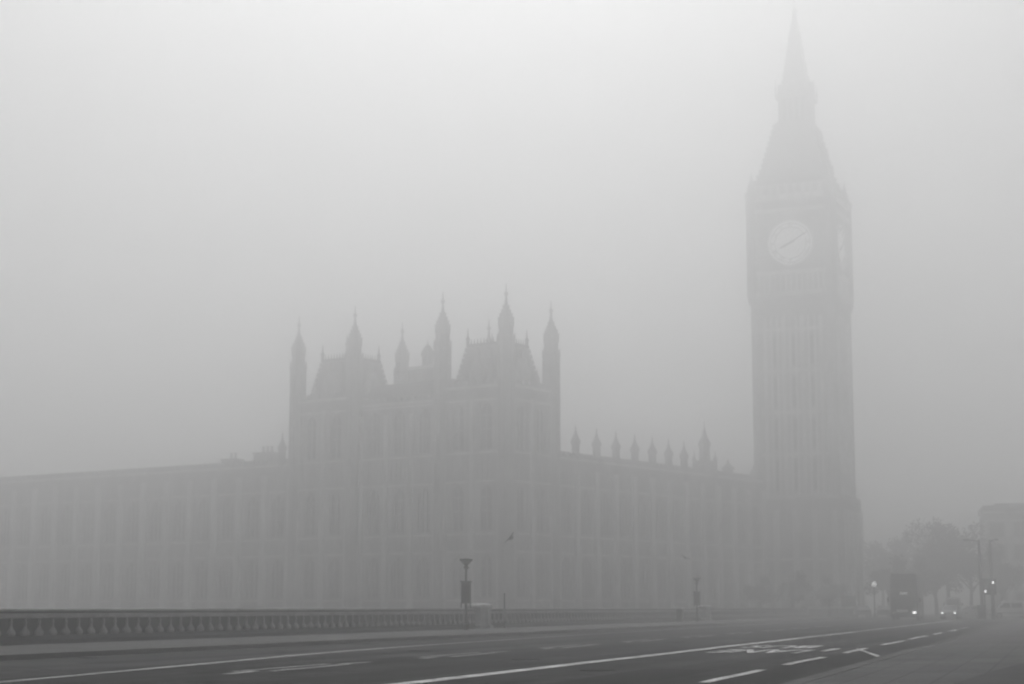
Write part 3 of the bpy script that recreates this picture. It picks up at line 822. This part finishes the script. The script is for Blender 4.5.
v2 = van(CARP); v2.name = 'van'; place(v2, 953, 238, FACE + .1, -.02); v2.scale = (1.1, 1.1, 1.3)
tag(v2, 'tall pale van behind the car with lit headlights', 'van')
# double-decker bus
e = tag(empty('double_decker_bus'), 'dark double-decker bus facing the bridge, one headlight glowing', 'bus')
place(e, 908, 174, FACE + .02, 0.0)
mb = MB(); shell(mb, [(5.3, .35), (5.42, .6), (5.42, 2.2), (5.3, 4.05), (5.1, 4.3), (-5.0, 4.32), (-5.35, 4.15), (-5.4, .5), (-5.3, .33)], 1.26, BUSR, .06); mb.build('body', e)
mb = MB(); mb.add([(5.435, -1.08, 1.1), (5.435, 1.08, 1.1), (5.435, 1.08, 2.15), (5.435, -1.08, 2.15)], [(0, 1, 2, 3)], GLASS); mb.build('windscreen', e)
mb = MB(); mb.add([(5.42, -1.08, 2.95), (5.42, 1.08, 2.95), (5.34, 1.05, 3.85), (5.34, -1.05, 3.85)], [(0, 1, 2, 3)], GLASS); mb.build('windscreen', e)
mb = MB(); mb.box(5.38, 5.46, -.75, .75, 2.3, 2.72, DARK); d_ = mb.build('destination_blind', e)
mb = MB(); mb.box(5.465, 5.475, -.35, .35, 2.38, 2.62, LIGHT_DIM); mb.build('lit_panel', d_)
for s in (-1, 1):
    mb = MB(); mb.box(5.37, 5.47, s * .92 - .15, s * .92 + .15, .62, .84, LIGHT if s > 0 else CHROME); mb.build('headlight', e)
    for z0, z1 in ((1.15, 2.05), (2.95, 3.75)):
        for k in range(6):
            x0 = -4.9 + k * 1.65
            mb = MB(); mb.add([(x0, s * 1.268, z0), (x0 + 1.5, s * 1.268, z0), (x0 + 1.5, s * 1.245, z1), (x0, s * 1.245, z1)], [(0, 1, 2, 3)], GLASS); mb.build('side_window', e)
    for x in (3.0, -2.6): wheel(e, x, s * 1.12, .5, .3)
    mb = MB(); mb.box(5.45, 5.6, s * 1.42 - .1, s * 1.42 + .1, 1.7, 2.1, DARK); mb.tube([(5.4, s * 1.2, 2.2), (5.52, s * 1.42, 2.15)], .025, DARK, 6); mb.build('mirror', e)
mb = MB(); mb.box(5.43, 5.46, -.7, .35, .75, 1.0, PLATE); mb.build('number_plate', e)
mb = MB(); mb.box(5.3, 5.5, -1.2, 1.2, .3, .52, DARK); mb.build('bumper', e)

# ------------------------------------------------------------------ street furniture by the junction
e = tag(empty('globe_lamp', at(875, 211, 0)), 'lamp post with a glowing white globe left of the bus', 'street lamp')
mb = MB(); mb.lathe([(.16, 0), (.16, .5), (.08, .6), (.065, 3.4), (.1, 3.45), (.1, 3.6)], 10, DARK); mb.tube([(-.45, 0, 3.0), (.45, 0, 3.0)], .03, DARK, 6); mb.build('pole', e)
mb = MB(); mb.lathe([(.08, 3.601), (.22, 3.68), (.3, 3.86), (.27, 4.05), (.15, 4.18), (.04, 4.21)], 14, LAMPLIT); mb.build('globe', e, smooth=True)
def column(h, ax):
    e = empty('lamp_column')
    mb = MB(); mb.lathe([(.22, 0), (.22, 1.1), (.17, 1.2), (.12, h)], 10, DARK); mb.build('pole', e)
    mb = MB(); mb.tube([(0, 0, h - .15), (ax * .4, 0, h - .02), (ax, 0, h)], .06, DARK, 6); mb.tube([(-.25 if ax < 0 else 0, 0, h - .14), (0, 0, h - .14)], .04, DARK, 6); a = mb.build('arm', e)
    mb = MB(); mb.box(min(ax, ax * .62), max(ax, ax * .62), -.12, .12, h + .0, h + .1, DARK); mb.build('lamp_head', a)
    return e
l1 = column(7.75, -1.5); l1.location = at(983, 178, .02); tag(l1, 'tall thin lamp column with a long arm to the left', 'lamp column', 'tall lamp columns at the junction')
l2 = column(7.8, .85); l2.location = at(994, 179, .02); tag(l2, 'tall thin lamp column with a short arm to the right', 'lamp column', 'tall lamp columns at the junction')
for o, tilt in ((l1, -1.1), (l2, -1.0)): o.rotation_euler[1] = R(tilt)
def signal(lit):
    e = empty('traffic_signal')
    mb = MB(); mb.lathe([(.09, 0), (.07, .1), (.06, 3.9)], 10, DARK); mb.build('pole', e)
    mb = MB(); mb.box(-.38, .38, -.08, -.061, 2.4, 3.95, DARK); mb.build('backing_board', e)
    mb = MB(); mb.box(-.2, .2, -.36, -.081, 2.5, 3.8, DARK); h = mb.build('signal_head', e)
    for k in range(3):
        mb = MB(); mb.lathe([(.12, 0), (.12, .03), (.06, .06)], 12, LIGHT if k == lit else GLASS); o = mb.build('lens', h, loc=(0, -.36, 2.72 + k * .42)); o.rotation_euler = (R(90), 0, 0)
    return e
s1 = signal(0); s1.location = at(985.5, 176, .02); tag(s1, 'traffic signal at the foot of the long-armed lamp column', 'traffic signal', 'traffic signals at the junction')
s2 = signal(2); s2.location = at(993.5, 175.5, .02); tag(s2, 'traffic signal beside the short-armed lamp column, top lamp lit', 'traffic signal', 'traffic signals at the junction')
mb = MB(); e = tag(empty('control_cabinet', at(981.8, 176.5, .02)), 'dark roadside cabinet at the base of the lamp columns', 'cabinet')
mb.box(-.35, .35, -.25, .25, .08, 1.35, DARK); mb.build('body', e, bevel=.02)
mb = MB(); mb.box(-.39, .39, -.29, .29, 1.351, 1.42, IRON); mb.build('lid', e)
mb = MB(); mb.box(-.32, .32, -.22, .22, 0, .079, GRAN); mb.build('plinth', e)

# ------------------------------------------------------------------ trees and the block on the right
def tree(seed, h, cr, nl=2600):
    rnd = random.Random(seed)
    e = empty('plane_tree')
    mb = MB(); th_ = h * .32
    mb.tube([(0, 0, 0), (.05, 0, th_ * .5), (0, .1, th_), (.1, .1, h * .6)], [.38, .3, .25, .12], BARK, 8)
    tips = []
    for k in range(9):
        a = k * 2.4 + rnd.random(); el = .5 + rnd.random() * .6; l = cr * (.6 + .4 * rnd.random())
        p0 = Vector((0, .05, th_ * (.8 + .5 * rnd.random()))); p2 = p0 + Vector((math.cos(a) * l * math.cos(el), math.sin(a) * l * math.cos(el), l * math.sin(el) * 1.2))
        p1 = (p0 + p2) / 2 + Vector((0, 0, .4))
        mb.tube([p0, p1, p2], [.14, .09, .04], BARK, 6); tips.append(p2)
    mb.build('trunk', e)
    cl = [(t, cr * .42) for t in tips]
    for k in range(14):
        z = h * (.42 + .5 * rnd.random()); rr = cr * math.sqrt(max(.05, 1 - ((z - h * .62) / (h * .42)) ** 2)) * rnd.random() ** .5
        a = rnd.random() * 6.28; cl.append((Vector((rr * math.cos(a), rr * math.sin(a), z)), cr * (.22 + .2 * rnd.random())))
    mb = MB()
    for k in range(nl):
        c, r = cl[rnd.randrange(len(cl))]
        d = Vector((rnd.gauss(0, 1), rnd.gauss(0, 1), rnd.gauss(0, .8))).normalized() * r * rnd.random() ** .4
        p = c + d; u = Vector((rnd.gauss(0, 1), rnd.gauss(0, 1), rnd.gauss(0, 1))).normalized(); w = u.orthogonal().normalized()
        s = .16 + .2 * rnd.random()
        mb.add([p - u * s, p + w * s * .6, p + u * s, p - w * s * .6], [(0, 1, 2, 3)], LEAF)
    mb.build('crown', e)
    return e
ta = tree(3, 15.0, 5.4, 3600); tb_ = tree(8, 11.0, 3.8, 2600)
G = 'street trees beyond the junction'
for i, (src, px, Y, sc, lab) in enumerate((
        (ta, 949, 246, .9, 'tallest tree right of the clock tower, left of the square block'),
        (ta, 918, 300, .98, 'faint tall tree fading in the fog behind the bus'),
        (ta, 884, 296, .86, 'faint tree nearest the foot of the clock tower'),
        (ta, 972, 240, .74, 'dark tree close against the square block'),
        (tb_, 889, 238, .74, 'small dark tree just left of the bus roof'),
        (tb_, 922, 234, .72, 'small dark tree just right of the bus roof'),
        (tb_, 937, 250, .84, 'rounded low tree above the tall pale van'),
        (tb_, 1003, 246, .9, 'dark tree behind the white van'),
        (tb_, 760, 236, .5, 'low bushy tree at the foot of the palace wing, left of the others there'),
        (tb_, 793, 240, .56, 'bushy tree in front of the clock tower base, above the parapet end'),
        (tb_, 830, 238, .52, 'bushy tree behind the low stone wall, left of the dark board'))):
    first = (i in (0, 4))
    o = src if first else copy_tree(src)
    o.location = at(px, Y, -.16); o.scale = (sc, sc, sc); o.rotation_euler[2] = i * 1.3
    tag(o, lab, 'tree', G)
e = tag(empty('office_block', at(988, 288, -.15), R(-12)), 'square dark office block at the right edge, fading into fog', 'building')
mb = MB()
I2 = lambda t, d, z: (t, -d, z)
spw = facade(mb, I2, 0, 26, 7, [(1.0, 3.3), (4.6, 6.8), (8.0, 10.1), (11.2, 13.2)], 0, 14.5, 0, 2.2, pier=.4, crest=False)
mb.box(0, 26, .503, 18, 0, 14.5, CONC); mb.box(-.2, 26.2, -.3, 18.2, 14.81, 15.6, CONC); bo = mb.build('wall', e)
mb = MB(); mb.box(1.6, 24.4, 1.8, 16, 15.61, 16.0, SLATE, .3, .3); mb.build('roof', e)
m0 = MB(); m0.box(-1.08, 1.08, .3, .45, .02, 2.05, GLASS); m0.box(-.05, .05, .2, .32, .03, 2.04, STONE); w0 = None
for t, z, h in spw:
    if w0 is None: w0 = m0.build('window', bo, loc=(t, 0, z))
    else: dup(w0, bo, (t, 0, z))

e.scale = (1, 1, 1.12)
# ------------------------------------------------------------------ birds
def bird(name):
    vs = [(0, 0, 0), (.14, 0, .02), (.2, 0, .035), (.26, 0, .03), (-.14, 0, 0), (-.26, 0, .01),
          (.04, .14, .07), (.02, .32, .1), (-.1, .52, .05), (.04, -.14, .07), (.02, -.32, .1), (-.1, -.52, .05)]
    rad = [(.1, .09), (.08, .07), (.045, .045), (.01, .01), (.05, .04), (.05, .012), (.12, .03), (.1, .02), (.02, .008), (.12, .03), (.1, .02), (.02, .008)]
    ed = [(0, 1), (1, 2), (2, 3), (0, 4), (4, 5), (0, 6), (6, 7), (7, 8), (0, 9), (9, 10), (10, 11)]
    me = bpy.data.meshes.new(name); me.from_pydata(vs, ed, [])
    o = bpy.data.objects.new(name, me); COL.objects.link(o)
    sk = o.modifiers.new('skin', 'SKIN'); su = o.modifiers.new('sub', 'SUBSURF'); su.levels = 1; su.render_levels = 1
    for d, r in zip(me.skin_vertices[0].data, rad): d.radius = r
    me.skin_vertices[0].data[0].use_root = True
    dg = bpy.context.evaluated_depsgraph_get(); m2 = bpy.data.meshes.new_from_object(o.evaluated_get(dg))
    o.modifiers.clear(); o.data = m2; m2.materials.clear(); m2.materials.append(BIRDM)
    for p in m2.polygons: p.use_smooth = True
    return o
bd = bird('bird')
bd.location = at(511, 104, 1.15 + (608 - 538) / 1840 * 104, 5); bd.rotation_euler = (R(-42), R(-12), R(58)); bd.scale = (1.1, .95, 1.3)
tag(bd, 'dark bird with banked wings flying above the nearer pedestal', 'bird', 'birds flying over the river')
b2 = bd.copy(); COL.objects.link(b2); b2.location = at(685, 150, 1.15 + (608 - 558) / 1840 * 150, 5); b2.rotation_euler = (R(25), R(5), R(75)); b2.scale = (1.1, .95, 1.3)
b2['label'] = 'distant dark bird flying above the farther pedestal'

# ------------------------------------------------------------------ air
hz = MB(); hz.box(-950, 950, -350, 950, -8.4, 103.0, LAND)
ho = hz.build('haze'); ho.data.materials.clear()
hm = bpy.data.materials.new('haze_air'); hm.use_nodes = True
nt = hm.node_tree; nt.nodes.remove(nt.nodes['Principled BSDF'])
pv = nt.nodes.new('ShaderNodeVolumePrincipled')
pv.inputs['Color'].default_value = (.96, .96, .96, 1)
pv.inputs['Density'].default_value = 0.0078
pv.inputs['Anisotropy'].default_value = 0.88
nt.links.new(pv.outputs['Volume'], nt.nodes['Material Output'].inputs['Volume'])
ho.data.materials.append(hm); tag(ho, kind='stuff')

# ------------------------------------------------------------------ sky, sun, camera
EL = 50; AZ = -1
w = bpy.data.worlds.new('World'); S.world = w; w.use_nodes = True
nt = w.node_tree; bg = nt.nodes['Background']
sky = nt.nodes.new('ShaderNodeTexSky'); sky.sky_type = 'NISHITA'; sky.sun_disc = False
sky.sun_elevation = R(EL); sky.sun_rotation = R(AZ); sky.dust_density = 0.5; sky.air_density = 0.6
bw = nt.nodes.new('ShaderNodeRGBToBW')
nt.links.new(sky.outputs[0], bw.inputs[0]); nt.links.new(bw.outputs[0], bg.inputs['Color'])
bg.inputs['Strength'].default_value = 0.1
sl = bpy.data.lights.new('sun', 'SUN'); sl.energy = 1.5; sl.angle = R(52); sl.color = (1, 1, 1)
so = bpy.data.objects.new('sun', sl); COL.objects.link(so)
so.rotation_euler = (-(math.pi / 2 - R(EL)), 0, -R(AZ)); so.location = (0, 0, 150)

cd = bpy.data.cameras.new('camera'); cd.sensor_width = 36; cd.lens = 1800 / 1024 * 36; cd.clip_end = 3000; cd.clip_start = .1
co = bpy.data.objects.new('camera', cd); COL.objects.link(co)
co.location = (0, 0, H); co.rotation_euler = (math.pi / 2 + R(8.406), 0, 0)
S.camera = co
S.view_settings.view_transform = 'Standard'; S.view_settings.look = 'None'; S.view_settings.gamma = 1.0
S.view_settings.use_curve_mapping = False
S.view_settings.exposure = 0.24
S.cycles.use_denoising = True
S.cycles.filter_width = 2.2
S.cycles.volume_bounces = 6
S.cycles.max_bounces = 8
S.cycles.use_adaptive_sampling = True
S.cycles.adaptive_threshold = 0.02
